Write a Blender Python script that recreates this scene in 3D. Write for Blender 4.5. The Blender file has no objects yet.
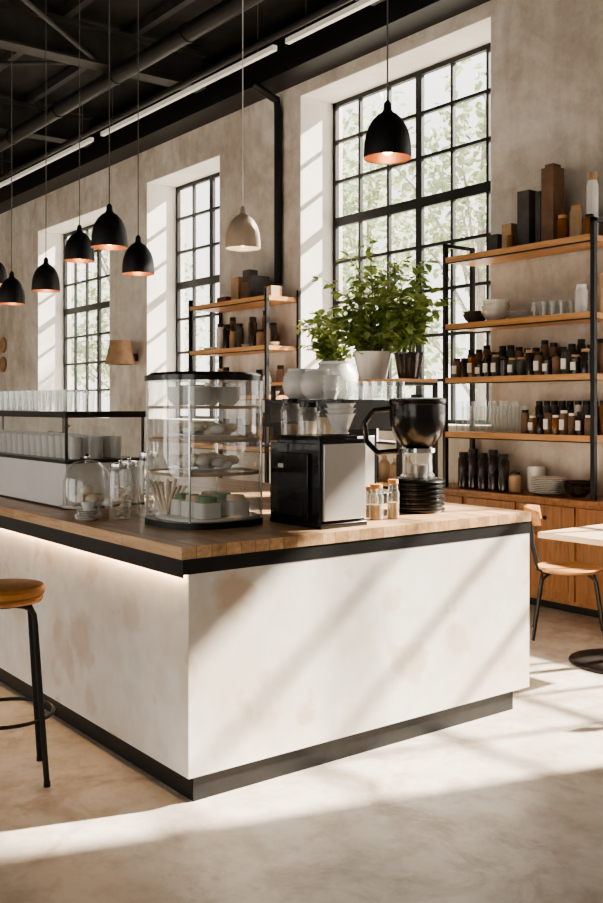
import bpy, bmesh, math, random
from mathutils import Vector, Matrix
random.seed(7)
R=random.Random(11)
sc=bpy.context.scene

# ------------------------------------------------------------ materials
def newmat(name):
    m=bpy.data.materials.new(name); m.use_nodes=True
    nt=m.node_tree; nt.nodes.clear()
    out=nt.nodes.new('ShaderNodeOutputMaterial')
    return m,nt,out
def coords(nt,scale=(1,1,1),rot=(0,0,0)):
    tc=nt.nodes.new('ShaderNodeTexCoord'); mp=nt.nodes.new('ShaderNodeMapping')
    mp.inputs['Scale'].default_value=scale; mp.inputs['Rotation'].default_value=rot
    nt.links.new(tc.outputs['Object'],mp.inputs['Vector']); return mp.outputs['Vector']
def noise(nt,vec,scale,detail=6,rough=.6,dist=0,out='Fac'):
    n=nt.nodes.new('ShaderNodeTexNoise'); n.inputs['Scale'].default_value=scale
    n.inputs['Detail'].default_value=detail; n.inputs['Roughness'].default_value=rough
    n.inputs['Distortion'].default_value=dist
    nt.links.new(vec,n.inputs['Vector']); return n.outputs[out]
def ramp(nt,fac,stops):
    r=nt.nodes.new('ShaderNodeValToRGB'); e=r.color_ramp.elements
    while len(e)<len(stops): e.new(0.5)
    for i,(p,c) in enumerate(stops):
        e[i].position=p; e[i].color=(*c,1) if len(c)==3 else c
    nt.links.new(fac,r.inputs['Fac']); return r.outputs['Color']
def mixc(nt,fac,a,b,mode='MIX'):
    n=nt.nodes.new('ShaderNodeMix'); n.data_type='RGBA'; n.blend_type=mode
    for k,val in ((0,fac),(6,a),(7,b)):
        if isinstance(val,(int,float)): n.inputs[k].default_value=val
        elif isinstance(val,tuple): n.inputs[k].default_value=(*val,1)
        else: nt.links.new(val,n.inputs[k])
    return n.outputs[2]
def pmat(name,c1,c2=None,scale=6,rough=.5,metal=0,bump=0,stretch=(1,1,1),lo=.35,hi=.65,emit=0,ecol=None,coat=0,detail=6):
    m,nt,out=newmat(name); p=nt.nodes.new('ShaderNodeBsdfPrincipled')
    nt.links.new(p.outputs[0],out.inputs[0])
    p.inputs['Roughness'].default_value=rough; p.inputs['Metallic'].default_value=metal
    p.inputs['Coat Weight'].default_value=coat
    if c2 is None: c2=tuple(min(1,x*1.12+.004) for x in c1)
    v=coords(nt,stretch); n=noise(nt,v,scale,detail)
    col=ramp(nt,n,[(lo,c1),(hi,c2)]); nt.links.new(col,p.inputs['Base Color'])
    if bump:
        b=nt.nodes.new('ShaderNodeBump'); b.inputs['Strength'].default_value=bump; b.inputs['Distance'].default_value=.01
        nt.links.new(n,b.inputs['Height']); nt.links.new(b.outputs[0],p.inputs['Normal'])
    if emit:
        p.inputs['Emission Color'].default_value=(*(ecol or c1),1); p.inputs['Emission Strength'].default_value=emit
    return m
def wood(name,dark,light,stretch=(1.2,14,14),rough=.45,brick=None):
    m,nt,out=newmat(name); p=nt.nodes.new('ShaderNodeBsdfPrincipled'); nt.links.new(p.outputs[0],out.inputs[0])
    p.inputs['Roughness'].default_value=rough
    v=coords(nt,stretch); n=noise(nt,v,2.5,8,.62,.6)
    col=ramp(nt,n,[(.3,dark),(.7,light)])
    if brick:
        v2=coords(nt,(1,1,1)); b=nt.nodes.new('ShaderNodeTexBrick')
        b.inputs['Scale'].default_value=1; b.inputs['Brick Width'].default_value=brick[0]; b.inputs['Row Height'].default_value=brick[1]
        b.inputs['Mortar Size'].default_value=.0015; b.inputs['Color1'].default_value=(1,1,1,1); b.inputs['Color2'].default_value=(.58,.48,.40,1)
        b.inputs['Mortar'].default_value=(.3,.22,.16,1); nt.links.new(v2,b.inputs['Vector'])
        col=mixc(nt,.8,col,b.outputs['Color'],'MULTIPLY')
    nt.links.new(col,p.inputs['Base Color'])
    bp=nt.nodes.new('ShaderNodeBump'); bp.inputs['Strength'].default_value=.15; bp.inputs['Distance'].default_value=.004
    nt.links.new(n,bp.inputs['Height']); nt.links.new(bp.outputs[0],p.inputs['Normal'])
    return m
def glassm(name,tint=(.95,.97,.96),edge=(.55,.6,.58),base=.06,power=.35):
    m,nt,out=newmat(name)
    t=nt.nodes.new('ShaderNodeBsdfTransparent'); t.inputs[0].default_value=(*tint,1)
    g=nt.nodes.new('ShaderNodeBsdfGlossy'); g.inputs[0].default_value=(1,1,1,1); g.inputs['Roughness'].default_value=.03
    d=nt.nodes.new('ShaderNodeBsdfDiffuse'); d.inputs[0].default_value=(*edge,1)
    lw=nt.nodes.new('ShaderNodeLayerWeight'); lw.inputs['Blend'].default_value=power
    mr=nt.nodes.new('ShaderNodeMapRange'); mr.inputs['To Min'].default_value=base; mr.inputs['To Max'].default_value=.75
    nt.links.new(lw.outputs['Facing'],mr.inputs['Value'])
    a=nt.nodes.new('ShaderNodeMixShader'); a.inputs[0].default_value=.35
    nt.links.new(g.outputs[0],a.inputs[1]); nt.links.new(d.outputs[0],a.inputs[2])
    b=nt.nodes.new('ShaderNodeMixShader'); nt.links.new(mr.outputs[0],b.inputs[0])
    nt.links.new(t.outputs[0],b.inputs[1]); nt.links.new(a.outputs[0],b.inputs[2]); nt.links.new(b.outputs[0],out.inputs[0])
    return m
def leafm(name,a,b,tr=.4):
    m,nt,out=newmat(name); v=coords(nt); n=noise(nt,v,9,3)
    col=ramp(nt,n,[(.35,a),(.65,b)])
    d=nt.nodes.new('ShaderNodeBsdfPrincipled'); d.inputs['Roughness'].default_value=.45
    t=nt.nodes.new('ShaderNodeBsdfTranslucent'); mx=nt.nodes.new('ShaderNodeMixShader'); mx.inputs[0].default_value=tr
    nt.links.new(col,d.inputs['Base Color']); nt.links.new(col,t.inputs[0])
    nt.links.new(d.outputs[0],mx.inputs[1]); nt.links.new(t.outputs[0],mx.inputs[2]); nt.links.new(mx.outputs[0],out.inputs[0])
    return m

def plaster():
    m,nt,out=newmat('plaster_wall'); p=nt.nodes.new('ShaderNodeBsdfPrincipled'); nt.links.new(p.outputs[0],out.inputs[0])
    p.inputs['Roughness'].default_value=.85
    v=coords(nt); n1=noise(nt,v,.8,9,.68,.6); n2=noise(nt,v,3.5,9,.75); vs=coords(nt,(2.5,2.5,.35)); n3=noise(nt,vs,1.6,6,.6)
    c=ramp(nt,n1,[(.33,(.56,.50,.43)),(.48,(.74,.69,.62)),(.62,(.86,.83,.78))])
    c2=ramp(nt,n2,[(.35,(.68,.65,.61)),(.56,(1,1,1))]); c=mixc(nt,.6,c,c2,'MULTIPLY')
    c3=ramp(nt,n3,[(.36,(.74,.71,.67)),(.52,(1,1,1))]); c=mixc(nt,.5,c,c3,'MULTIPLY')
    nt.links.new(c,p.inputs['Base Color'])
    b=nt.nodes.new('ShaderNodeBump'); b.inputs['Strength'].default_value=.4; b.inputs['Distance'].default_value=.02
    nt.links.new(n2,b.inputs['Height']); nt.links.new(b.outputs[0],p.inputs['Normal']); return m
def concrete():
    m,nt,out=newmat('concrete_floor'); p=nt.nodes.new('ShaderNodeBsdfPrincipled'); nt.links.new(p.outputs[0],out.inputs[0])
    v=coords(nt); n1=noise(nt,v,.9,9,.62,.5); n2=noise(nt,v,5,9,.7); n3=noise(nt,v,2.2,6,.7,1.0)
    c=ramp(nt,n1,[(.3,(.48,.41,.34)),(.5,(.62,.56,.49)),(.66,(.74,.69,.63))])
    c2=ramp(nt,n2,[(.35,(.66,.60,.54)),(.55,(1,1,1))]); c=mixc(nt,.7,c,c2,'MULTIPLY')
    c3=ramp(nt,n3,[(.33,(.58,.47,.38)),(.48,(1,1,1))]); c=mixc(nt,.7,c,c3,'MULTIPLY')
    nt.links.new(c,p.inputs['Base Color'])
    r=ramp(nt,n2,[(.3,(.5,)*3),(.7,(.3,)*3)]); nt.links.new(r,p.inputs['Roughness'])
    b=nt.nodes.new('ShaderNodeBump'); b.inputs['Strength'].default_value=.12; b.inputs['Distance'].default_value=.01
    nt.links.new(n2,b.inputs['Height']); nt.links.new(b.outputs[0],p.inputs['Normal']); return m
def limewash():
    # white limewashed panel with rust-brown mottled stains
    m,nt,out=newmat('stained_white_panel'); p=nt.nodes.new('ShaderNodeBsdfPrincipled'); nt.links.new(p.outputs[0],out.inputs[0])
    p.inputs['Roughness'].default_value=.5
    v=coords(nt); n1=noise(nt,v,3.4,5,.5,.2); n2=noise(nt,v,9,8,.65); n3=noise(nt,v,1.7,5,.55,.4)
    base=ramp(nt,n2,[(.35,(.80,.755,.69)),(.6,(.88,.845,.79))])
    st2=ramp(nt,n3,[(.47,(0,0,0)),(.68,(.7,.7,.7))]); c=mixc(nt,st2,base,(.76,.65,.53))
    st=ramp(nt,n1,[(.59,(0,0,0)),(.62,(.40,.40,.40)),(.70,(.7,.7,.7))]); c=mixc(nt,st,c,(.66,.51,.38))
    nc=noise(nt,v,7,6,.65,.3,'Color')
    a=nt.nodes.new('ShaderNodeVectorMath'); a.operation='MULTIPLY_ADD'
    nt.links.new(nc,a.inputs[0]); a.inputs[1].default_value=(.20,.20,.20)
    s=nt.nodes.new('ShaderNodeVectorMath'); s.operation='SUBTRACT'; nt.links.new(v,s.inputs[0]); s.inputs[1].default_value=(.10,.10,.10)
    nt.links.new(s.outputs[0],a.inputs[2])
    for (q,r,k) in (((-3.23,2.14,.80),.10,.75),((-3.23,2.50,.24),.06,.7),((-3.23,2.30,.26),.055,.5),((-3.23,3.44,.42),.09,.5),((-3.23,3.0,.66),.06,.45),
                    ((-4.2,1.93,.46),.14,.65),((-4.1,1.93,.18),.07,.45),((-4.95,1.93,.52),.12,.5),((-3.7,1.93,.66),.09,.35)):
        d=nt.nodes.new('ShaderNodeVectorMath'); d.operation='DISTANCE'; nt.links.new(a.outputs[0],d.inputs[0]); d.inputs[1].default_value=q
        mr=nt.nodes.new('ShaderNodeMapRange'); mr.inputs['From Min'].default_value=r*1.15; mr.inputs['From Max'].default_value=r*.6
        mr.inputs['To Min'].default_value=0; mr.inputs['To Max'].default_value=k; nt.links.new(d.outputs['Value'],mr.inputs['Value'])
        c=mixc(nt,mr.outputs[0],c,(.63,.48,.35))
    nt.links.new(c,p.inputs['Base Color']); return m

M={}
M['plaster']=plaster(); M['floor']=concrete(); M['panel']=limewash()
M['reveal']=pmat('painted_reveal',(.78,.74,.68),(.87,.84,.80),2.5,.8,bump=.1)
M['ceil']=pmat('dark_ceiling',(.012,.011,.010),(.025,.023,.021),3,.8)
M['beam']=pmat('grey_steel_beam',(.035,.033,.031),(.06,.057,.053),3,.6)
M['black']=pmat('black_metal',(.008,.008,.008),(.014,.013,.013),20,.45,.1)
M['blackp']=pmat('black_plastic',(.008,.008,.008),(.013,.013,.013),20,.25,0,coat=.3)
M['frame']=pmat('window_steel',(.014,.015,.016),(.022,.022,.022),20,.5,.2)
M['steel']=pmat('brushed_steel',(.66,.64,.61),(.70,.68,.65),6,.38,.7)
M['chrome']=pmat('chrome',(.7,.7,.7),(.8,.8,.8),6,.12,1)
M['top']=wood('butcher_block',(.56,.32,.16),(.86,.62,.39),(1.2,14,14),.33,brick=(.62,.07))
M['shelfw']=wood('shelf_wood',(.46,.22,.08),(.74,.43,.20))
M['cabw']=wood('cabinet_wood',(.24,.10,.04),(.46,.23,.10),(14,14,1.2),.45)
M['tablew']=wood('table_wood',(.60,.42,.27),(.78,.60,.42))
M['seatw']=wood('seat_wood',(.42,.19,.07),(.66,.36,.15))
M['leather']=pmat('tan_leather',(.42,.18,.05),(.55,.26,.08),12,.42,bump=.1)
M['white']=pmat('white_ceramic',(.84,.82,.78),(.89,.87,.84),5,.25,coat=.3)
M['cream']=pmat('cream_pastry',(.76,.60,.40),(.90,.80,.66),14,.7,bump=.2)
M['brown']=pmat('brown_box',(.16,.09,.055),(.24,.14,.09),8,.6)
M['kraft']=pmat('kraft_card',(.42,.28,.16),(.55,.38,.24),8,.7)
M['grey']=pmat('dark_grey_box',(.06,.055,.05),(.10,.095,.09),8,.6)
M['amber']=pmat('amber_glass',(.20,.07,.02),(.30,.12,.03),8,.15,coat=.5)
M['darkjar']=pmat('dark_jar',(.018,.014,.012),(.05,.035,.028),8,.2,coat=.4)
M['green']=pmat('green_wrap',(.10,.22,.10),(.20,.36,.18),8,.5)
M['soil']=pmat('soil',(.03,.02,.012),(.07,.045,.03),30,.95,bump=.4)
M['stem']=pmat('plant_stem',(.16,.22,.06),(.28,.30,.12),10,.6)
M['leaf']=leafm('pothos_leaf',(.17,.27,.06),(.50,.58,.22),.55)
M['tree']=leafm('tree_leaf',(.26,.32,.18),(.46,.52,.34),.5)
M['bark']=pmat('tree_bark',(.26,.23,.2),(.36,.33,.29),10,.9,bump=.3)
M['glass']=glassm('clear_glass',edge=(.80,.80,.77),base=.09)
M['pane']=glassm('window_glass',(.97,.98,.98),(.8,.8,.8),.02,.15)
M['caseg']=glassm('display_glass',(.97,.98,.97),(.82,.82,.80),.10,.3)
M['copper']=pmat('copper_inner',(.62,.30,.16),(.74,.40,.24),6,.35,.6)
M['beige']=pmat('beige_enamel',(.50,.40,.30),(.60,.49,.38),6,.35)
M['bulb']=pmat('warm_bulb',(1,.8,.5),(1,.8,.5),4,.5,emit=14,ecol=(1,.72,.4))
M['led']=pmat('led_strip_light',(1,.85,.65),(1,.85,.65),4,.5,emit=55,ecol=(1,.66,.36))
M['track']=pmat('white_track',(.8,.76,.7),(.85,.82,.76),4,.4,emit=.25,ecol=(1,.92,.82))
M['sconce']=pmat('linen_shade',(.30,.18,.10),(.42,.27,.16),8,.8)
M['ground']=pmat('outside_paving',(.50,.48,.44),(.62,.60,.55),1,.9)
M['cord']=pmat('grey_cord',(.12,.11,.10),(.16,.15,.13),9,.6)

# ------------------------------------------------------------ mesh builder
class B:
    def __init__(s): s.v=[];s.f=[];s.m=[];s.mats=[]
    def mi(s,k):
        if k not in s.mats: s.mats.append(k)
        return s.mats.index(k)
    def add(s,vs,fs,k):
        o=len(s.v); s.v+= [tuple(x) for x in vs]; i=s.mi(k)
        for f in fs: s.f.append([o+j for j in f]); s.m.append(i)
    def box(s,a,b,k,rz=0,c=None):
        x0,y0,z0=a;x1,y1,z1=b
        vs=[(x0,y0,z0),(x1,y0,z0),(x1,y1,z0),(x0,y1,z0),(x0,y0,z1),(x1,y0,z1),(x1,y1,z1),(x0,y1,z1)]
        if rz:
            cx,cy=((x0+x1)/2,(y0+y1)/2) if c is None else c
            cc,ss=math.cos(rz),math.sin(rz)
            vs=[(cx+(x-cx)*cc-(y-cy)*ss,cy+(x-cx)*ss+(y-cy)*cc,z) for x,y,z in vs]
        s.add(vs,[(0,3,2,1),(4,5,6,7),(0,1,5,4),(1,2,6,5),(2,3,7,6),(3,0,4,7)],k)
    def lathe(s,prof,c,k,seg=24,sy=1):
        vs=[];rings=[]
        for r,z in prof:
            if r<=1e-6: rings.append([len(vs)]); vs.append((c[0],c[1],c[2]+z))
            else:
                rg=[]
                for i in range(seg):
                    a=2*math.pi*i/seg; rg.append(len(vs)); vs.append((c[0]+r*math.cos(a),c[1]+sy*r*math.sin(a),c[2]+z))
                rings.append(rg)
        fs=[]
        for A,Bq in zip(rings[:-1],rings[1:]):
            for i in range(seg):
                j=(i+1)%seg
                if len(A)==1 and len(Bq)==1: continue
                if len(A)==1: fs.append((A[0],Bq[i],Bq[j]))
                elif len(Bq)==1: fs.append((A[i],A[j],Bq[0]))
                else: fs.append((A[i],A[j],Bq[j],Bq[i]))
        s.add(vs,fs,k)
    def cyl(s,c,r,h,k,seg=20,r2=None):
        r2=r if r2 is None else r2
        s.lathe([(0,0),(r,0),(r2,h),(0,h)],c,k,seg)
    def ball(s,c,r,k,sz=1,seg=14):
        s.lathe([(r*math.sin(math.pi*i/8),-r*sz*math.cos(math.pi*i/8)) for i in range(9)],c,k,seg)
    def tube(s,pts,r,k,seg=8,closed=False,r2=None):
        pts=[Vector(p) for p in pts]; n=len(pts); vs=[]; up=Vector((0,0,1))
        prev=None
        for i,p in enumerate(pts):
            if closed: d=pts[(i+1)%n]-pts[i-1]
            else: d=pts[min(i+1,n-1)]-pts[max(i-1,0)]
            d.normalize()
            if prev is None:
                a=d.cross(up) if abs(d.z)<.95 else d.cross(Vector((1,0,0)))
            else: a=prev-d*prev.dot(d)
            a.normalize(); prev=a; b=d.cross(a)
            rr=r if r2 is None else r+(r2-r)*i/(n-1)
            for j in range(seg):
                t=2*math.pi*j/seg; vs.append(p+a*rr*math.cos(t)+b*rr*math.sin(t))
        fs=[]
        for i in range(n if closed else n-1):
            i2=(i+1)%n
            for j in range(seg):
                j2=(j+1)%seg; fs.append((i*seg+j,i*seg+j2,i2*seg+j2,i2*seg+j))
        if not closed: fs.append(tuple(range(seg))); fs.append(tuple((n-1)*seg+j for j in range(seg)))
        s.add(vs,fs,k)
    def rbox(s,c,w,d,rad,z0,z1,k,seg=8,caps=True,scale_top=1):
        loop=[]
        for q,(sx,sy) in enumerate(((1,1),(-1,1),(-1,-1),(1,-1))):
            for i in range(seg+1):
                a=math.pi/2*(q+i/seg); loop.append((sx*(w/2-rad)+rad*math.cos(a),sy*(d/2-rad)+rad*math.sin(a)))
        n=len(loop); vs=[(c[0]+x,c[1]+y,c[2]+z0) for x,y in loop]+[(c[0]+x*scale_top,c[1]+y*scale_top,c[2]+z1) for x,y in loop]
        fs=[(i,(i+1)%n,n+(i+1)%n,n+i) for i in range(n)]
        if caps: fs+= [tuple(range(n))[::-1],tuple(range(n,2*n))]
        s.add(vs,fs,k)
    def leaf(s,p,d,ln,wd,k,nrm):
        d=Vector(d).normalized(); side=d.cross(Vector(nrm))
        if side.length<1e-3: side=d.cross(Vector((1,0,0)))
        side.normalize(); up=side.cross(d); p=Vector(p)
        vs=[p,p+d*ln*.3+side*wd*.5+up*wd*.12,p+d*ln*.7+side*wd*.36+up*wd*.05,p+d*ln-up*ln*.12,p+d*ln*.7-side*wd*.36+up*wd*.05,p+d*ln*.3-side*wd*.5+up*wd*.12,p+d*ln*.5]
        s.add(vs,[(0,1,6),(1,2,6),(2,3,6),(3,4,6),(4,5,6),(5,0,6)],k)
    def obj(s,name,loc=(0,0,0),rz=0,bevel=0,smooth=True,parent=None):
        me=bpy.data.meshes.new(name); me.from_pydata(s.v,[],s.f)
        for k in s.mats: me.materials.append(M[k])
        me.polygons.foreach_set('material_index',s.m)
        bm=bmesh.new(); bm.from_mesh(me); bmesh.ops.recalc_face_normals(bm,faces=bm.faces); bm.to_mesh(me); bm.free()
        if smooth:
            me.shade_smooth(); me.set_sharp_from_angle(angle=math.radians(35))
        o=bpy.data.objects.new(name,me); sc.collection.objects.link(o); o.location=loc; o.rotation_euler=(0,0,rz)
        if bevel:
            b=o.modifiers.new('bevel','BEVEL'); b.width=bevel; b.segments=3; b.limit_method='ANGLE'; b.angle_limit=math.radians(40)
        if parent: o.parent=parent
        return o

# ------------------------------------------------------------ room shell
WY=6.4; WT=.6; XL=-18; XR=5; YF=-5; ZC=5.7
b=B(); b.box((XL-.3,YF-.3,-.2),(XR+.3,WY+WT,0),'floor'); b.obj('floor',smooth=False)
b=B(); b.box((XL-.3,YF-.3,ZC),(XR+.3,WY+WT,ZC+.2),'ceil'); b.obj('ceiling',smooth=False)
wins=[(-15.64,-12.95,1.35,4.5,6,7,3,3),(-11.83,-9.97,1.35,4.62,4,7,2,3),(-8.36,-5.63,1.35,4.93,6,8,3,3),(-4.1,-1.4,1.0,4.25,5,6,99,99)]
b=B(); x=XL-.3
for (x0,x1,z0,z1,*_) in wins:
    b.box((x,WY,0),(x0,WY+WT,ZC),'plaster')
    b.box((x0,WY,0),(x1,WY+WT,z0),'plaster'); b.box((x0,WY,z1),(x1,WY+WT,ZC),'plaster'); x=x1
b.box((x,WY,0),(XR+.3,WY+WT,ZC),'plaster')
b.obj('wall_back',smooth=False)
b=B(); b.box((XL-.3,YF,0),(XL,WY,ZC),'plaster'); b.obj('wall_left',smooth=False)
b=B(); b.box((XR,YF,0),(XR+.3,WY,ZC),'plaster'); b.obj('wall_right',smooth=False)
# unseen front wall with window openings, added to cut down the fill light
fw=[(-15,-10.5,.6,3.7),(-9.2,-3.6,.6,3.7),(-2.3,3.2,.6,3.7)]
b=B(); x=XL-.3
for (x0,x1,z0,z1) in fw:
    b.box((x,YF-.3,0),(x0,YF,ZC),'plaster'); b.box((x0,YF-.3,0),(x1,YF,z0),'plaster'); b.box((x0,YF-.3,z1),(x1,YF,ZC),'plaster'); x=x1
b.box((x,YF-.3,0),(XR+.3,YF,ZC),'plaster'); b.obj('wall_front',smooth=False)
for n,(x0,x1,z0,z1) in enumerate(fw):
    b=B(); y0,y1=YF-.2,YF-.14
    b.box((x0,y0,z0),(x0+.07,y1,z1),'frame'); b.box((x1-.07,y0,z0),(x1,y1,z1),'frame'); b.box((x0,y0,z0),(x1,y1,z0+.07),'frame'); b.box((x0,y0,z1-.07),(x1,y1,z1),'frame')
    for i in range(1,4): xx=x0+(x1-x0)*i/4; b.box((xx-.025,y0,z0),(xx+.025,y1,z1),'frame')
    b.obj('window_%d'%(n+5),smooth=False)
for n,(x0,x1,z0,z1,nx,nz,tx,tz) in enumerate(wins):
    b=B(); e=.012
    b.box((x0,WY-.002,z0),(x0+e,WY+.45,z1),'reveal'); b.box((x1-e,WY-.002,z0),(x1,WY+.45,z1),'reveal')
    b.box((x0+e,WY-.002,z1-e),(x1-e,WY+.45,z1),'reveal'); b.box((x0+e,WY-.03,z0),(x1-e,WY+.45,z0+.02),'reveal')
    b.obj('trim_%d'%(n+1),smooth=False)
    b=B(); y0,y1=WY+.45,WY+.50; w=.06
    b.box((x0,y0,z0),(x0+w,y1,z1),'frame'); b.box((x1-w,y0,z0),(x1,y1,z1),'frame')
    b.box((x0,y0,z0),(x1,y1,z0+w),'frame'); b.box((x0,y0,z1-w),(x1,y1,z1),'frame')
    for i in range(1,nx):
        xx=x0+(x1-x0)*i/nx; h=.042 if i==tx else .016; b.box((xx-h,y0+.005,z0),(xx+h,y1-.005,z1),'frame')
    for i in range(1,nz):
        zz=z1-(z1-z0)*i/nz; h=.05 if i==tz else .016; b.box((x0,y0+.003,zz-h),(x1,y1-.003,zz+h),'frame')
    b.add([(x0,y1-.02,z0),(x1,y1-.02,z0),(x1,y1-.02,z1),(x0,y1-.02,z1)],[(0,1,2,3)],'pane')
    b.obj('window_%d'%(n+1),smooth=False)

# ceiling steelwork
b=B()
for xx in (-3.5,-6.5,-9.6,-12.6,-15.6):
    b.box((xx-.11,YF,5.20),(xx+.11,WY-.5,5.225),'beam'); b.box((xx-.014,YF,5.22),(xx+.014,WY-.5,5.56),'beam'); b.box((xx-.11,YF,5.56),(xx+.11,WY-.5,5.6),'beam')
for yy in (-3,-2,-1,0,1,1.8,2.6,3.4,4.2,5.0):
    b.box((XL,yy-.04,5.6),(XR,yy+.04,ZC),'beam')
for xa,xb in ((-6.5,-9.6),(-9.6,-12.6)):
    b.tube([(xa,1.0,5.25),(xb,4.6,5.25)],.025,'beam',8); b.tube([(xa,4.6,5.25),(xb,1.0,5.25)],.025,'beam',8)
b.obj('ceiling_beams',smooth=False)
b=B(); b.box((XL,6.05,5.06),(XR,WY,5.52),'black'); b.obj('trim_wall_beam',smooth=False)
b=B()
b.tube([(XL,4.75,5.1),(XR,4.75,5.1)],.085,'black',20)
for i in range(12): b.tube([(XL+1+i*1.5,4.75,5.1),(XL+1.05+i*1.5,4.75,5.1)],.095,'black',20)
b.tube([(XL,2.7,5.1),(XR,2.7,5.1)],.05,'beam',10); b.tube([(XL,3.0,5.1),(XR,3.0,5.1)],.03,'black',10)
b.tube([(XL,5.3,5.0),(XR,5.3,5.0)],.035,'black',10)
b.tube([(-8.7,6.0,5.06),(-8.7,6.33,4.95),(-8.7,6.35,4.8),(-8.7,6.35,2.9)],.045,'black',12)
b.obj('ceiling_pipes')
b=B()
for xa,xb in ((-15.5,-11.9),(-11.6,-7.75),(-7.55,-4.2)):
    b.box((xa,5.595,5.07),(xb,5.645,5.12),'track')
    for xx in (xa+.3,xb-.3): b.tube([(xx,5.62,5.12),(xx,5.62,ZC)],.006,'cord',6)
b.obj('track_light',smooth=False)

# ------------------------------------------------------------ counter
CX=-3.227; CY0=1.92; CY1=3.96; CXL=-9.2
b=B()
b.box((CXL,CY0-.026,.952),(CX+.004,CY1+.004,1.0),'top')
b.box((CXL+.01,CY0-.018,.892),(CX,CY1,.952),'black')
b.box((CXL+.01,CY0-.018,.880),(CX-.001,CY0-.014,.892),'black')
b.box((CXL+.03,CY0+.008,.10),(CX-.002,CY1-.004,.892),'panel')
b.box((CXL+.08,CY0+.04,0),(CX-.02,CY1-.11,.10),'black')
b.box((CXL+.03,CY0-.012,.889),(CX-.02,CY0+.004,.893),'led')
b.obj('service_counter',smooth=False,bevel=0)

# ------------------------------------------------------------ long display case
b=B(); x0,x1,y0,y1=-6.9,-4.76,2.10,2.56; z=1.0
b.box((x0,y0,z),(x1,y1,z+.24),'white'); b.box((x0,y0-.005,z+.24),(x1+.005,y1+.005,z+.258),'black')
b.box((x0,y0-.005,z+.482),(x1+.005,y1+.005,z+.515),'blackp'); b.box((x0,y0-.003,z),(x1+.003,y1,z+.012),'black')
for xx in (x0+.01,-5.83,x1-.008):
    for yy in (y0+.004,y1-.008): b.box((xx-.007,yy-.004,z+.258),(xx+.007,yy+.008,z+.482),'black')
b.add([(x0,y0,z+.25),(x1,y0,z+.25),(x1,y0,z+.48),(x0,y0,z+.48)],[(0,1,2,3)],'caseg')
b.add([(x1,y0,z+.25),(x1,y1,z+.25),(x1,y1,z+.48),(x1,y0,z+.48)],[(0,1,2,3)],'caseg')
for i in range(22):
    for j in range(3):
        b.lathe([(0,.0),(.028,0),(.036,.12),(.032,.12),(.026,.01)],(x0+.1+i*.092,y0+.1+j*.12,z+.258),'white',12)
b.obj('pastry_display_case',smooth=True)
def tumbler(b,c,r,h,k='glass',seg=14):
    b.lathe([(0,.004),(r*.82,.004),(r,h)],c,k,seg)
b=B()
for i in range(17):
    for j in range(2): tumbler(b,(-6.5+i*.095,2.2+j*.13,1.515),.036,.12)
b.obj('drinking_glasses')
# cake dome
b=B()
b.lathe([(0,0),(.07,0),(.07,.008),(.02,.015),(.02,.035),(.13,.045),(.13,.055),(0,.055)],(0,0,0),'chrome',28)
b.lathe([(.118,.055),(.118,.17),(.104,.225),(.065,.265),(.012,.275)],(0,0,0),'caseg',28); b.ball((0,0,.29),.016,'chrome')
for i in range(5): b.ball((.055*math.cos(i*1.256),.055*math.sin(i*1.256),.085),.034,'cream',.8)
b.ball((0,0,.125),.034,'cream',.8)
b.obj('cake_dome',(-4.46,2.08,1.0))
def cookiejar(b,c,r,h,fill):
    b.lathe([(0,.004),(r,.004),(r*1.04,h*.2),(r*1.04,h*.78),(r*.85,h*.88)],c,'glass',22)
    b.lathe([(0,h*.87),(r*.9,h*.87),(r*.92,h*.9),(r*.9,h*.95),(r*.3,h*.97),(0,h*.97)],c,'chrome',22); b.ball((c[0],c[1],c[2]+h*1.0),r*.2,'chrome')
    for i in range(10):
        a=R.uniform(0,6.28); q=R.uniform(0,r*.55); b.ball((c[0]+q*math.cos(a),c[1]+q*math.sin(a),c[2]+.02+i*h*.055),r*.34,fill,.5,10)
b=B(); cookiejar(b,(0,0,0),.052,.28,'cream'); cookiejar(b,(-.03,.17,0),.05,.33,'kraft'); cookiejar(b,(-.16,.13,0),.05,.28,'cream')
b.obj('cookie_jars',(-4.22,2.14,1.0))
b=B()
for k in range(6): b.lathe([(0,0),(.03,0),(.055,.012),(.053,.014),(.028,.004),(0,.004)],(0,0,k*.008),'white',20)
b.lathe([(0,0),(.022,0),(.034,.045),(.031,.045),(.02,.006),(0,.006)],(0,0,.046),'white',20)
b.obj('espresso_cup_and_saucers',(-4.25,1.985,1.0))

# ------------------------------------------------------------ tall glass pastry cabinet
b=B(); W=.495; RD=.19; H=.69
b.rbox((0,0,0),W+.01,W+.01,RD+.005,0,.028,'black',12); b.rbox((0,0,0),W,W,RD,.028,H-.03,'caseg',12,caps=False)
b.rbox((0,0,0),W+.014,W+.014,RD+.007,H-.03,H-.006,'blackp',12); b.rbox((0,0,0),W-.004,W-.004,RD-.004,H-.006,H+.008,'blackp',12,scale_top=.92)
for sx in (-1,1):
    for sy in (-1,1):
        q=W/2-RD*(1-.7071); b.tube([(sx*q,sy*q,.028),(sx*q,sy*q,H-.03)],.005,'chrome',8)
for zz in (.235,.385,.535):
    b.rbox((0,0,0),W-.03,W-.03,RD-.012,zz,zz+.004,'caseg'); 
    b.rbox((0,0,0),W-.024,W-.024,RD-.009,zz-.004,zz+.010,'kraft',caps=False)
def plate(b,c,r,k='white'):
    b.lathe([(0,0),(r*.6,0),(r,.018),(r*.98,.022),(r*.58,.006),(0,.006)],c,k,22)
b.rbox((.01,.01,.029),W-.06,W-.06,RD-.03,0,.012,'white')
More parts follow.
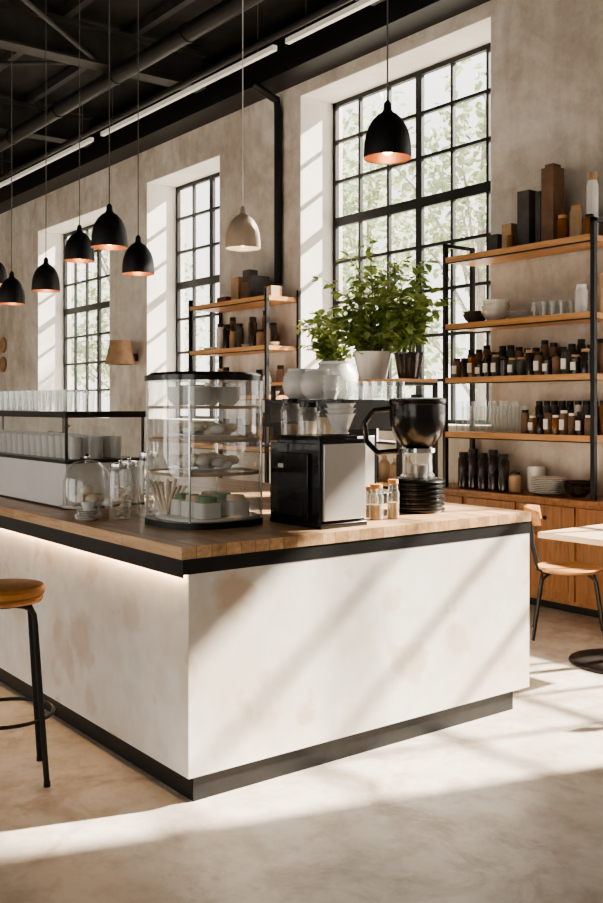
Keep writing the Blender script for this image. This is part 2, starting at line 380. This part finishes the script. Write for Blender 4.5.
for i in range(6):
    cx,cy=(-.06+.11*(i%3),-.08+.15*(i//3))
    b.rbox((cx,cy,.042),.09,.11,.02,0,.07,'white')
    b.lathe([(0,.07),(.043,.07),(.04,.095),(0,.10)],(cx,cy,.042),'green' if i%2==0 else 'cream',14)
for i in range(20):
    a=R.uniform(-.02,.02); b.tube([(-.11+R.uniform(-.03,.03),-.14+R.uniform(-.02,.02),.042),(-.15+i*.006+a,-.175+i*.004+a,.19+R.uniform(-.03,.02))],.007,'cream' if i%3 else 'kraft',6)
for zz,rr in ((.241,.18),(.391,.18)):
    plate(b,(0,0,zz),rr)
    for i in range(30):
        a=R.uniform(0,6.28); q=R.uniform(.02,.14); b.ball((q*math.cos(a),q*math.sin(a),zz+.03+R.uniform(0,.03)),.036,'cream' if i%3 else 'white',.65,10)
for i in range(4):
    cx,cy=(-.08,.08)[i%2],(-.08,.08)[i//2]
    for k in range(5): b.lathe([(0,0),(.03,0),(.062,.035),(.058,.035),(.028,.006),(0,.006)],(cx,cy,.546+k*.013),'white',16)
b.obj('glass_pastry_cabinet',(-3.855,2.385,1.0))

# ------------------------------------------------------------ coffee brewer box
b=B()
b.box((-.385,-.13,.012),(-.03,.13,.375),'blackp'); b.box((-.385,-.135,0),(.005,.135,.022),'blackp')
b.box((-.35,-.115,.36),(-.04,.115,.41),'blackp')
b.box((-.035,-.132,.022),(-.012,.132,.395),'blackp'); b.box((-.012,-.115,.035),(.003,.128,.375),'steel')
b.box((-.32,-.145,.03),(-.08,-.12,.33),'blackp'); b.box((-.29,-.149,.05),(-.12,-.143,.12),'black'); b.box((-.30,-.15,.26),(-.26,-.144,.28),'white')
b.cyl((-.10,.03,.405),.06,.01,'black')
b.obj('coffee_machine',(-3.315,2.785,1.0),bevel=.018)
b=B()
for k in range(3):
    b.lathe([(.028,0),(.032,.004),(.064,.085),(.072,.09),(.067,.093),(.026,.006),(0,.006)],(0,0,k*.024),'white',28)
b.lathe([(0,0),(.04,0),(.04,.006),(.028,.008)],(0,0,0),'white',28)
b.obj('coffee_dripper',(-3.40,2.835,1.417))
# ------------------------------------------------------------ grinder
b=B()
prof=[(0,0),(.135,0),(.142,.012)]
for k in range(6):
    zz=.015+k*.024; prof+=[(.142,zz),(.133,zz+.006),(.133,zz+.015),(.142,zz+.022)]
prof+=[(.135,.165),(.11,.175),(0,.175)]
b.lathe(prof,(0,0,0),'blackp',40)
b.lathe([(.085,.175),(.09,.185),(.078,.20),(.075,.30),(.085,.31)],(0,0,0),'glass',28)
b.lathe([(0,.176),(.05,.176),(.055,.24),(0,.25)],(0,0,0),'steel',24)
b.cyl((0,0,.305),.092,.022,'chrome',28)
b.lathe([(0,.327),(.06,.327),(.09,.345),(.122,.39),(.142,.45),(.146,.50),(.142,.55),(.148,.56),(.148,.58),(.135,.585),(.0,.59)],(0,0,0),'blackp',40)
b.cyl((0,0,.588),.035,.015,'black')
b.tube([(-.09,-.09,.53),(-.17,-.15,.52),(-.21,-.18,.45),(-.20,-.175,.36),(-.15,-.14,.30),(-.07,-.07,.31)],.016,'blackp',10)
b.obj('coffee_grinder',(-3.60,3.52,1.0))
b=B()
for (dx,dy,h,r) in ((0,0,.15,.035),(.02,.09,.17,.03),(-.1,.06,.13,.035)):
    b.lathe([(0,.003),(r,.003),(r,h*.75),(r*.8,h*.85),(r*.8,h)],(dx,dy,0),'glass',18); b.cyl((dx,dy,.004),r*.85,h*.45,'kraft',16); b.cyl((dx,dy,h),r*.85,.02,'shelfw',16)
b.obj('spice_jars',(-3.45,3.10,1.0))
# ------------------------------------------------------------ espresso machine + cups
b=B()
b.box((-.34,-.22,.0),(.34,.22,.06),'blackp'); b.box((-.34,-.20,.06),(.34,.02,.46),'blackp'); b.box((-.36,-.24,.42),(.36,.24,.58),'blackp')
b.box((-.3,-.245,.45),(.3,-.24,.55),'grey'); b.box((.335,-.18,.08),(.342,0,.38),'steel')
b.box((-.26,-.208,.12),(.26,-.20,.36),'steel')
for sx in (-.18,.18):
    b.cyl((sx,.12,.34),.045,.08,'chrome'); b.tube([(sx,.12,.345),(sx,.30,.33)],.014,'black')
for sx in (-.31,.31): b.tube([(sx,.2,.42),(sx,.26,.38),(sx,.25,.16)],.007,'chrome')
b.obj('espresso_machine',(-4.32,3.56,1.0),bevel=.01)
b=B()
def jug(b,c,s,k='white'):
    b.lathe([(0,0),(.05*s,0),(.078*s,.03*s),(.088*s,.07*s),(.08*s,.11*s),(.06*s,.14*s),(.062*s,.15*s),(.055*s,.15*s),(0,.13*s)],c,k,24)
jug(b,(-.13,-.12,0),1.2); jug(b,(.06,-.14,0),1.15); jug(b,(-.03,.07,0),1.5)
for k in range(4): b.lathe([(0,0),(.03,0),(.05,.05),(.046,.05),(.028,.006),(0,.006)],(.18,-.14,k*.028),'white',18)
b.obj('ceramic_jugs',(-4.38,3.57,1.582))
b=B()
for i in range(4):
    for j in range(3): tumbler(b,(i*.075,j*.08,0),.033,.10)
b.obj('coffee_glasses',(-4.22,3.60,1.582))
# tall glass canisters on a riser behind the brewer
b=B()
b.box((-.22,-.09,.34),(.22,.09,.36),'shelfw')
for sx in (-.2,.2):
    for sy in (-.075,.075): b.box((sx-.01,sy-.01,0),(sx+.01,sy+.01,.34),'black')
for i in range(3):
    c=(-.15+i*.15,0,.36); h=.20-.02*i; b.lathe([(0,.004),(.055,.004),(.058,h*.8),(.045,h)],c,'glass',22); b.cyl((c[0],c[1],c[2]+h-.002),.052,.025,'blackp',22)
    b.cyl((c[0],c[1],c[2]+.006),.05,.08+.02*i,('kraft','white','cream')[i],20)
for i in range(3): b.lathe([(0,.003),(.05,.003),(.055,.10),(.035,.18),(.03,.24),(.036,.26)],(-.14+i*.14,0,0),'glass',20); b.cyl((-.14+i*.14,0,.004),.046,.06,'darkjar',16)
b.obj('canister_riser',(-3.99,3.11,1.0))

# ------------------------------------------------------------ back bar rack with plants
b=B(); x0,x1,y0,y1=-6.75,-5.15,4.85,5.25
for xx in (x0,x1-.03):
    for yy in (y0,y1-.03): b.box((xx,yy,0),(xx+.03,yy+.03,1.72),'black')
for zz in (.5,.95,1.38,1.72):
    b.box((x0,y0,zz-.02),(x1,y1,zz),'black'); b.box((x0+.005,y0-.004,zz),(x1-.005,y1+.004,zz+.025),'shelfw')
b.obj('back_bar_shelf',smooth=False)
b=B()
for i in range(14):
    for j in range(2):
        if R.random()<.85: tumbler(b,(-6.65+i*.105,4.95+j*.14,1.405),.038,.15)
b.obj('shelf_glassware')
b=B()
for i in range(12):
    k=R.choice(['darkjar','white','amber','kraft','darkjar']); h=R.uniform(.14,.26); x=-6.62+i*.125
    b.lathe([(0,0),(.042,0),(.042,h*.7),(.02,h*.85),(.02,h),(0,h)],(x,5.02,.975),k,16)
b.obj('storage_bottles')
def plant(name,loc,pr,ph,potk,nst,H,S,seed,lsz=.10,nl=3,lean=(0,0)):
    rr=random.Random(seed); b=B()
    b.lathe([(0,0),(pr*.7,0),(pr,ph*.95),(pr*1.04,ph*.95),(pr*1.04,ph),(pr*.92,ph),(pr*.9,ph*.88),(0,ph*.88)],(0,0,0),potk,32)
    b.cyl((0,0,ph*.86),pr*.9,.012,'soil',24)
    for i in range(nst):
        a=rr.uniform(0,2*math.pi); sp=S*rr.uniform(.15,1); hh=H*rr.uniform(.2,1)*(1-.3*sp/S)
        p0=Vector((pr*.4*math.cos(a),pr*.4*math.sin(a),ph*.9)); p3=Vector((sp*math.cos(a)+lean[0],sp*math.sin(a)+lean[1],ph+hh))
        p1=p0+Vector((0,0,hh*.7)); pts=[]
        for k in range(9):
            t=k/8; pts.append(p0*(1-t)**2+p1*2*t*(1-t)+p3*t*t)
        b.tube(pts,.005,'stem',5,r2=.002)
        for k in range(2,9):
            for q in range(nl):
                d=Vector((rr.uniform(-1,1)+.4*math.cos(a),rr.uniform(-1,1)+.4*math.sin(a),rr.uniform(-.6,.6))).normalized()
                ps=pts[k]+Vector((rr.uniform(-.02,.02),)*3); l=lsz*rr.uniform(.55,1.3)
                b.leaf(ps+d*.015,d,l,l*.68,'leaf',(rr.uniform(-.6,.6),rr.uniform(-.6,.6),1))
    return b.obj(name,loc)
plant('potted_plant',(-5.64,5.03,1.745),.15,.22,'white',38,.90,.48,3,.09,3,(-.03,-.03))
plant('potted_plant',(-5.28,5.07,1.745),.11,.2,'darkjar',28,.86,.28,5,.085)
plant('potted_plant',(-6.2,5.06,1.745),.10,.16,'white',20,.55,.30,12,.08)
plant('potted_herb',(-6.6,2.9,1.0),.08,.14,'white',14,.28,.16,9,.06)

# ------------------------------------------------------------ right shelf + cabinet
b=B(); x0,x1,y0,y1=-6.1,-3.3,5.95,6.39
b.box((x0,y0+.02,.06),(x1,y1,.82),'cabw'); b.box((x0+.03,y0+.05,0),(x1-.03,y1,.06),'black'); b.box((x0-.01,y0-.01,.82),(x1+.01,y1,.85),'cabw')
n=5; w=(x1-x0)/n
for i in range(n):
    a=x0+i*w
    b.box((a+.02,y0,.60),(a+w-.02,y0+.02,.79),'cabw'); b.box((a+.02,y0,.09),(a+w-.02,y0+.02,.57),'cabw')
    b.box((a+.07,y0-.006,.15),(a+w-.07,y0,.51),'cabw'); b.ball((a+w/2,y0-.015,.695),.015,'black'); b.ball((a+w-.05,y0-.012,.36),.012,'black')
b.obj('sideboard_cabinet',bevel=.004)
b=B(); x0,x1,y0,y1=-5.83,-4.30,6.0,6.37
for xx in (x0,x1-.035):
    for yy in (y0,y1-.035): b.box((xx,yy,.851),(xx+.035,yy+.035,2.93),'black')
b.box((x0,y0,2.90),(x0+.03,y1,2.93),'black'); b.box((x1-.035,y0,2.90),(x1,y1,2.93),'black')
SZ=[2.81,2.24,1.785,1.325]
for zz in SZ:
    b.box((x0+.036,y0-.005,zz-.045),(x1-.036,y1,zz),'shelfw'); b.box((x0,y0+.002,zz-.055),(x1,y0+.03,zz-.045),'black')
b.obj('open_shelving_unit',smooth=False)
def jar(b,c,r,h,k,lid='black',label=None):
    b.lathe([(0,0),(r,0),(r,h*.8),(r*.75,h*.88),(r*.75,h*.9)],c,k,16); b.cyl((c[0],c[1],c[2]+h*.88),r*.8,h*.12,lid,16)
    if label: b.box((c[0]-r*.6,c[1]-r*1.06,c[2]+h*.2),(c[0]+r*.6,c[1]-r*.5,c[2]+h*.62),label)
b=B(); z=SZ[0]
b.box((-5.12,6.12,z),(-5.00,6.28,z+.46),'grey'); b.box((-4.97,6.16,z),(-4.92,6.32,z+.44),'grey')
b.box((-4.88,6.12,z),(-4.76,6.26,z+.60),'brown'); b.box((-4.86,6.14,z+.60),(-4.78,6.24,z+.63),'brown')
b.box((-5.28,6.12,z),(-5.18,6.2,z+.22),'kraft'); b.box((-5.45,6.15,z),(-5.35,6.25,z+.16),'grey')
b.obj('storage_boxes',bevel=.004)
b=B()
jar(b,(-4.67,6.12,z),.045,.2,'amber','shelfw'); jar(b,(-4.56,6.14,z),.05,.26,'kraft','shelfw'); jar(b,(-4.46,6.2,z),.045,.50,'white','kraft'); jar(b,(-4.66,6.27,z),.04,.15,'amber','black'); jar(b,(-5.14,6.06,z),.03,.12,'amber','shelfw'); jar(b,(-4.40,6.08,z),.04,.16,'amber','black')
b.obj('storage_jars')
b=B(); z=SZ[1]
def bowl(b,c,r,k='white'):
    b.lathe([(0,0),(r*.4,0),(r*.8,r*.35),(r,r*.75),(r*.95,r*.75),(r*.75,r*.37),(r*.35,.01),(0,.01)],c,k,24)
for k in range(3): bowl(b,(-5.38,6.16,z+k*.045),.12)
bowl(b,(-5.62,6.18,z),.11,'grey'); bowl(b,(-5.62,6.18,z+.03),.10,'grey')
for k in range(4): plate(b,(-5.12,6.17,z+k*.014),.11)
b.obj('stacked_bowls')
b=B()
for i in range(4):
    for j in range(2): tumbler(b,(-4.92+i*.085,6.1+j*.12,z),.036,.12)
jar(b,(-4.50,6.12,z),.05,.22,'white','white'); jar(b,(-4.40,6.2,z),.04,.3,'kraft','kraft')
b.obj('shelf_tumblers')
b=B(); z=SZ[2]
for i in range(16):
    k=R.choice(['darkjar','darkjar','brown','kraft','grey','amber']); h=R.uniform(.13,.21)
    jar(b,(-5.74+i*.087,6.08,z),.037,h,k,R.choice(['black','black','kraft']),'white' if R.random()<.6 else None)
    jar(b,(-5.72+i*.087,6.24,z),.036,h+.08,R.choice(['darkjar','brown','amber','grey']),'black')
b.obj('labelled_spice_jars')
b=B(); z=SZ[3]
for i in range(8):
    for j in range(2): tumbler(b,(-5.72+i*.082,6.09+j*.14,z),.036,.22 if i%3 else .26)
b.obj('tall_glasses')
b=B()
for i in range(9):
    jar(b,(-5.02+i*.075,6.10,z),.033,R.uniform(.14,.2),R.choice(['darkjar','brown','amber']),R.choice(['black','white']),'white' if i%2 else None)
    jar(b,(-5.00+i*.075,6.25,z),.033,.26,R.choice(['darkjar','grey','amber','white']),'black')
b.obj('condiment_jars')
b=B(); z=.851
for i in range(5): jar(b,(-5.70+i*.11,6.12,z),.048,.30+.03*(i%2),'darkjar','black')
jar(b,(-5.14,6.12,z),.05,.16,'kraft','black')
b.obj('coffee_canisters')
b=B()
for k in range(9): plate(b,(-4.83,6.15,z+k*.014),.135)
b.obj('stacked_plates')
b=B(); b.lathe([(0,0),(.07,0),(.075,.01),(.075,.20),(.065,.21),(.0,.215)],(-5.06,6.29,z),'white',24); b.obj('ceramic_canister')
b=B(); bowl(b,(-4.55,6.15,z),.12,'darkjar'); bowl(b,(-4.55,6.15,z+.03),.12,'darkjar'); b.obj('serving_bowls')

# ------------------------------------------------------------ left wall shelf unit
b=B(); x0,x1,y0,y1=-9.92,-8.32,5.92,6.38
for xx in (x0,x1-.035):
    for yy in (y0,y1-.035): b.box((xx,yy,0),(xx+.035,yy+.035,2.80),'black')
LZ=[2.72,2.19,1.66,1.1,.5]
for zz in LZ: b.box((x0+.036,y0-.005,zz-.045),(x1-.036,y1,zz),'shelfw'); b.box((x0,y0+.002,zz-.055),(x1,y0+.03,zz-.045),'black')
b.obj('open_shelving_unit',smooth=False)
b=B(); z=LZ[0]
b.box((-9.2,6.05,z),(-9.05,6.25,z+.28),'kraft'); b.box((-9.0,6.05,z),(-8.82,6.2,z+.2),'brown'); b.box((-8.78,6.0,z),(-8.72,6.25,z+.26),'grey'); b.box((-8.55,6.05,z),(-8.42,6.2,z+.12),'kraft')
b.box((-8.98,6.06,z+.2),(-8.85,6.18,z+.34),'grey'); b.box((-9.5,6.05,z),(-9.3,6.2,z+.08),'brown')
b.obj('storage_boxes',bevel=.004)
b=B()
for zi,z in enumerate(LZ[1:4]):
    for i in range(11):
        h=R.uniform(.12,.34); x=-9.8+i*.135
        if R.random()<.25: bowl(b,(x,6.12,z),.06)
        else: jar(b,(x,6.12,z),.045,h,R.choice(['darkjar','amber','brown','white','kraft','grey']),R.choice(['black','kraft']))
        if R.random()<.6: jar(b,(x+.05,6.26,z),.045,h+.08,R.choice(['darkjar','amber','brown','grey']),'black')
b.obj('storage_jars')

# ------------------------------------------------------------ pendants
def pendant(u,x,y,z,D=.27,body='black'):
    b=B(); s=D/.27
    o=[(.135,0),(.135,.03),(.132,.08),(.124,.13),(.109,.175),(.086,.215),(.056,.245),(.032,.26),(.024,.275),(.021,.31),(.01,.325),(0,.325)]
    b.lathe([(r*s,zz*s) for r,zz in o],(0,0,0),body,36)
    i=[(.135,0),(.128,.003),(.128,.03),(.125,.078),(.117,.126),(.102,.17),(.078,.208),(0,.23)]
    b.lathe([(r*s,zz*s) for r,zz in i],(0,0,0),'copper' if body=='black' else 'white',36)
    b.ball((0,0,.055*s),.036*s,'bulb'); b.cyl((0,0,.085*s),.018*s,.13*s,'copper',12)
    b.tube([(0,0,.31*s),(0,0,ZC-z)],.005,'cord' if body=='black' else 'white',6)
    b.cyl((0,0,ZC-z-.03),.05,.03,'black',16)
    b.obj('pendant_lamp',(x,y,z))
for a in ((1,-4.10,3.77,2.965,.275),(2,-6.56,4.43,2.83,.29,'beige'),(3,-7.55,4.0,2.695,.28),(4,-6.81,3.36,2.765,.28),(5,-8.40,3.84,2.895,.28),(6,-9.23,3.86,2.695,.28),(7,-9.76,3.71,2.6,.28),(8,-10.85,3.93,2.93,.28)):
    pendant(*a)
b=B(); b.lathe([(.13,0),(.21,0),(.14,.33),(.13,.33),(.2,.005)],(0,-.24,0),'sconce',28); b.tube([(0,0,.1),(0,-.12,.1),(0,-.24,.2)],.012,'black'); b.cyl((0,-.02,.05),.05,.1,'black'); b.ball((0,-.24,.17),.04,'beige')
b.tube([(-.135,-.24,.3),(.135,-.24,.3)],.005,'black'); b.obj('wall_sconce',(-12.12,6.385,2.12))
b=B()
for dz in (0,.35): b.tube([(0,-.03,dz),(0,0,dz)],.14,'sconce',24)
b.obj('wall_plates',(-17.2,6.39,2.3))

# ------------------------------------------------------------ bar stool
def ring(r,z,n=32): return [(r*math.cos(2*math.pi*i/n),r*math.sin(2*math.pi*i/n),z) for i in range(n)]
b=B()
b.lathe([(0,.755),(.145,.755),(.16,.765),(.163,.785),(.155,.80),(.12,.807),(0,.808)],(0,0,0),'leather',40)
b.lathe([(0,.735),(.15,.735),(.155,.745),(.15,.755),(0,.755)],(0,0,0),'seatw',40)
for k in range(4):
    a=k*math.pi/2; c,s_=math.cos(a),math.sin(a)
    pr=[(.03,.722),(.10,.722),(.135,.715),(.152,.69),(.158,.65),(.185,.35),(.218,0.012)]
    b.tube([(r*c,r*s_,z) for r,z in pr],.012,'black',10); b.cyl((.218*c,.218*s_,0),.014,.02,'black',10)
b.tube(ring(.195,.27),.008,'black',8,closed=True); b.cyl((0,0,.715),.07,.02,'black')
b.obj('bar_stool',(-3.93,1.465,0),rz=math.radians(28))
# ------------------------------------------------------------ dining chair & table
def chair(name,loc,rz):
    b=B()
    b.lathe([(0,.435),(.19,.435),(.215,.445),(.22,.46),(.205,.468),(.17,.462),(0,.458)],(0,0,0),'seatw',36)
    for sx in (-1,1):
        b.tube([(.12,sx*.12,.435),(.17,sx*.16,.40),(.23,sx*.20,0)],.011,'black',8)
        b.tube([(-.12,sx*.12,.435),(-.17,sx*.16,.40),(-.23,sx*.20,0)],.011,'black',8)
        b.tube([(-.14,sx*.11,.43),(-.20,sx*.13,.46),(-.235,sx*.15,.60),(-.25,sx*.165,.80)],.010,'black',8)
    b.tube([(-.185,-.165,.30),(-.185,.165,.30)],.006,'black',6); b.tube([(.185,-.165,.30),(.185,.165,.30)],.006,'black',6)
    n=12; vs=[]
    for i in range(n+1):
        t=-1+2*i/n; y=.21*t; x=-.265+.09*t*t
        for dz,dx in ((.74,0),(.87,-.015),(.87,-.03),(.74,-.015)): vs.append((x+dx,y,dz+(-.02*t*t if dz>.8 else .02*t*t)))
    fs=[]
    for i in range(n):
        for j in range(4): fs.append((i*4+j,i*4+(j+1)%4,(i+1)*4+(j+1)%4,(i+1)*4+j))
    fs+=[(0,1,2,3),(n*4,n*4+1,n*4+2,n*4+3)]
    b.add(vs,fs,'seatw'); b.obj(name,loc,rz)
chair('dining_chair',(-4.06,5.38,0),math.atan2(.7932,.6089)-.25)
b=B(); b.box((-.35,-.35,.745),(.35,.35,.78),'tablew'); b.cyl((0,0,.02),.03,.725,'black',16); b.lathe([(0,0),(.31,0),(.31,.012),(.05,.03),(.03,.05),(0,.05)],(0,0,0),'black',36); b.box((-.2,-.03,.725),(.2,.03,.745),'black'); b.box((-.03,-.2,.725),(.03,.2,.745),'black')
b.obj('cafe_table',(-3.43,5.06,0),bevel=.004)
chair('dining_chair',(-2.70,5.15,0),math.pi)

# ------------------------------------------------------------ outside
b=B(); b.box((-80,WY+WT+.05,-.3),(40,80,-.1),'ground'); b.obj('outside_ground',smooth=False)
def tree(loc,H,S,seed,n=2400):
    rr=random.Random(seed); b=B()
    b.tube([(0,0,0),(.1,0,H*.3),(0,.1,H*.6),(.2,0,H*.9)],.16,'bark',10,r2=.05)
    cl=[]
    for i in range(16):
        a=rr.uniform(0,6.28); h=H*rr.uniform(.3,1); s=S*rr.uniform(.4,1); e=Vector((s*math.cos(a),s*math.sin(a),h+rr.uniform(0,1)))
        b.tube([(0,0,h*.6),(e*.5+Vector((0,0,h*.35))),e],.05,'bark',6,r2=.012); cl.append(e); cl.append(e*.6+Vector((0,0,h*.3)))
    for i in range(n):
        c=rr.choice(cl); p=c+Vector((rr.gauss(0,.5),rr.gauss(0,.5),rr.gauss(0,.45)))
        d=Vector((rr.uniform(-1,1),rr.uniform(-1,1),rr.uniform(-1,.5)))
        b.leaf(p,d,rr.uniform(.16,.32),.17,'tree',(rr.uniform(-1,1),rr.uniform(-1,1),1))
    b.obj('tree',(*loc,-.1))
tree((-15.2,16.8),9,3.2,1); tree((-21,18.5),9,3,2); tree((-30,15.5),8.5,3,3); tree((-38,14.5),8,3,4); tree((-13.2,20.5),10,3,6)

# ------------------------------------------------------------ lights
w=bpy.data.worlds.new('World'); sc.world=w; w.use_nodes=True; nt=w.node_tree
bg=nt.nodes['Background']
tc=nt.nodes.new('ShaderNodeTexCoord'); sp=nt.nodes.new('ShaderNodeSeparateXYZ'); nt.links.new(tc.outputs['Generated'],sp.inputs[0])
rc=ramp(nt,sp.outputs['Z'],[(0,(1,.95,.88)),(.5,(1,.98,.96))]); nt.links.new(rc,bg.inputs[0]); bg.inputs[1].default_value=2.7
L=bpy.data.lights.new('sun','SUN'); L.energy=32; L.angle=math.radians(1.3); L.color=(1,.905,.78)
o=bpy.data.objects.new('sun',L); sc.collection.objects.link(o)
d=Vector((-.3,-.954,-.70)); o.rotation_euler=d.to_track_quat('-Z','Y').to_euler(); o.location=(0,12,10)

# ------------------------------------------------------------ camera
cam=bpy.data.cameras.new('camera'); co=bpy.data.objects.new('camera',cam); sc.collection.objects.link(co)
co.location=(0,0,1.544); co.rotation_euler=(math.pi/2,0,math.radians(52.49))
cam.sensor_fit='VERTICAL'; cam.sensor_height=24; cam.lens=24*966/903; cam.shift_y=-45.5/903
cam.clip_start=.05; cam.clip_end=300
sc.camera=co
try:
    sc.view_settings.look='AgX - Medium High Contrast'
except Exception as e: print(e)
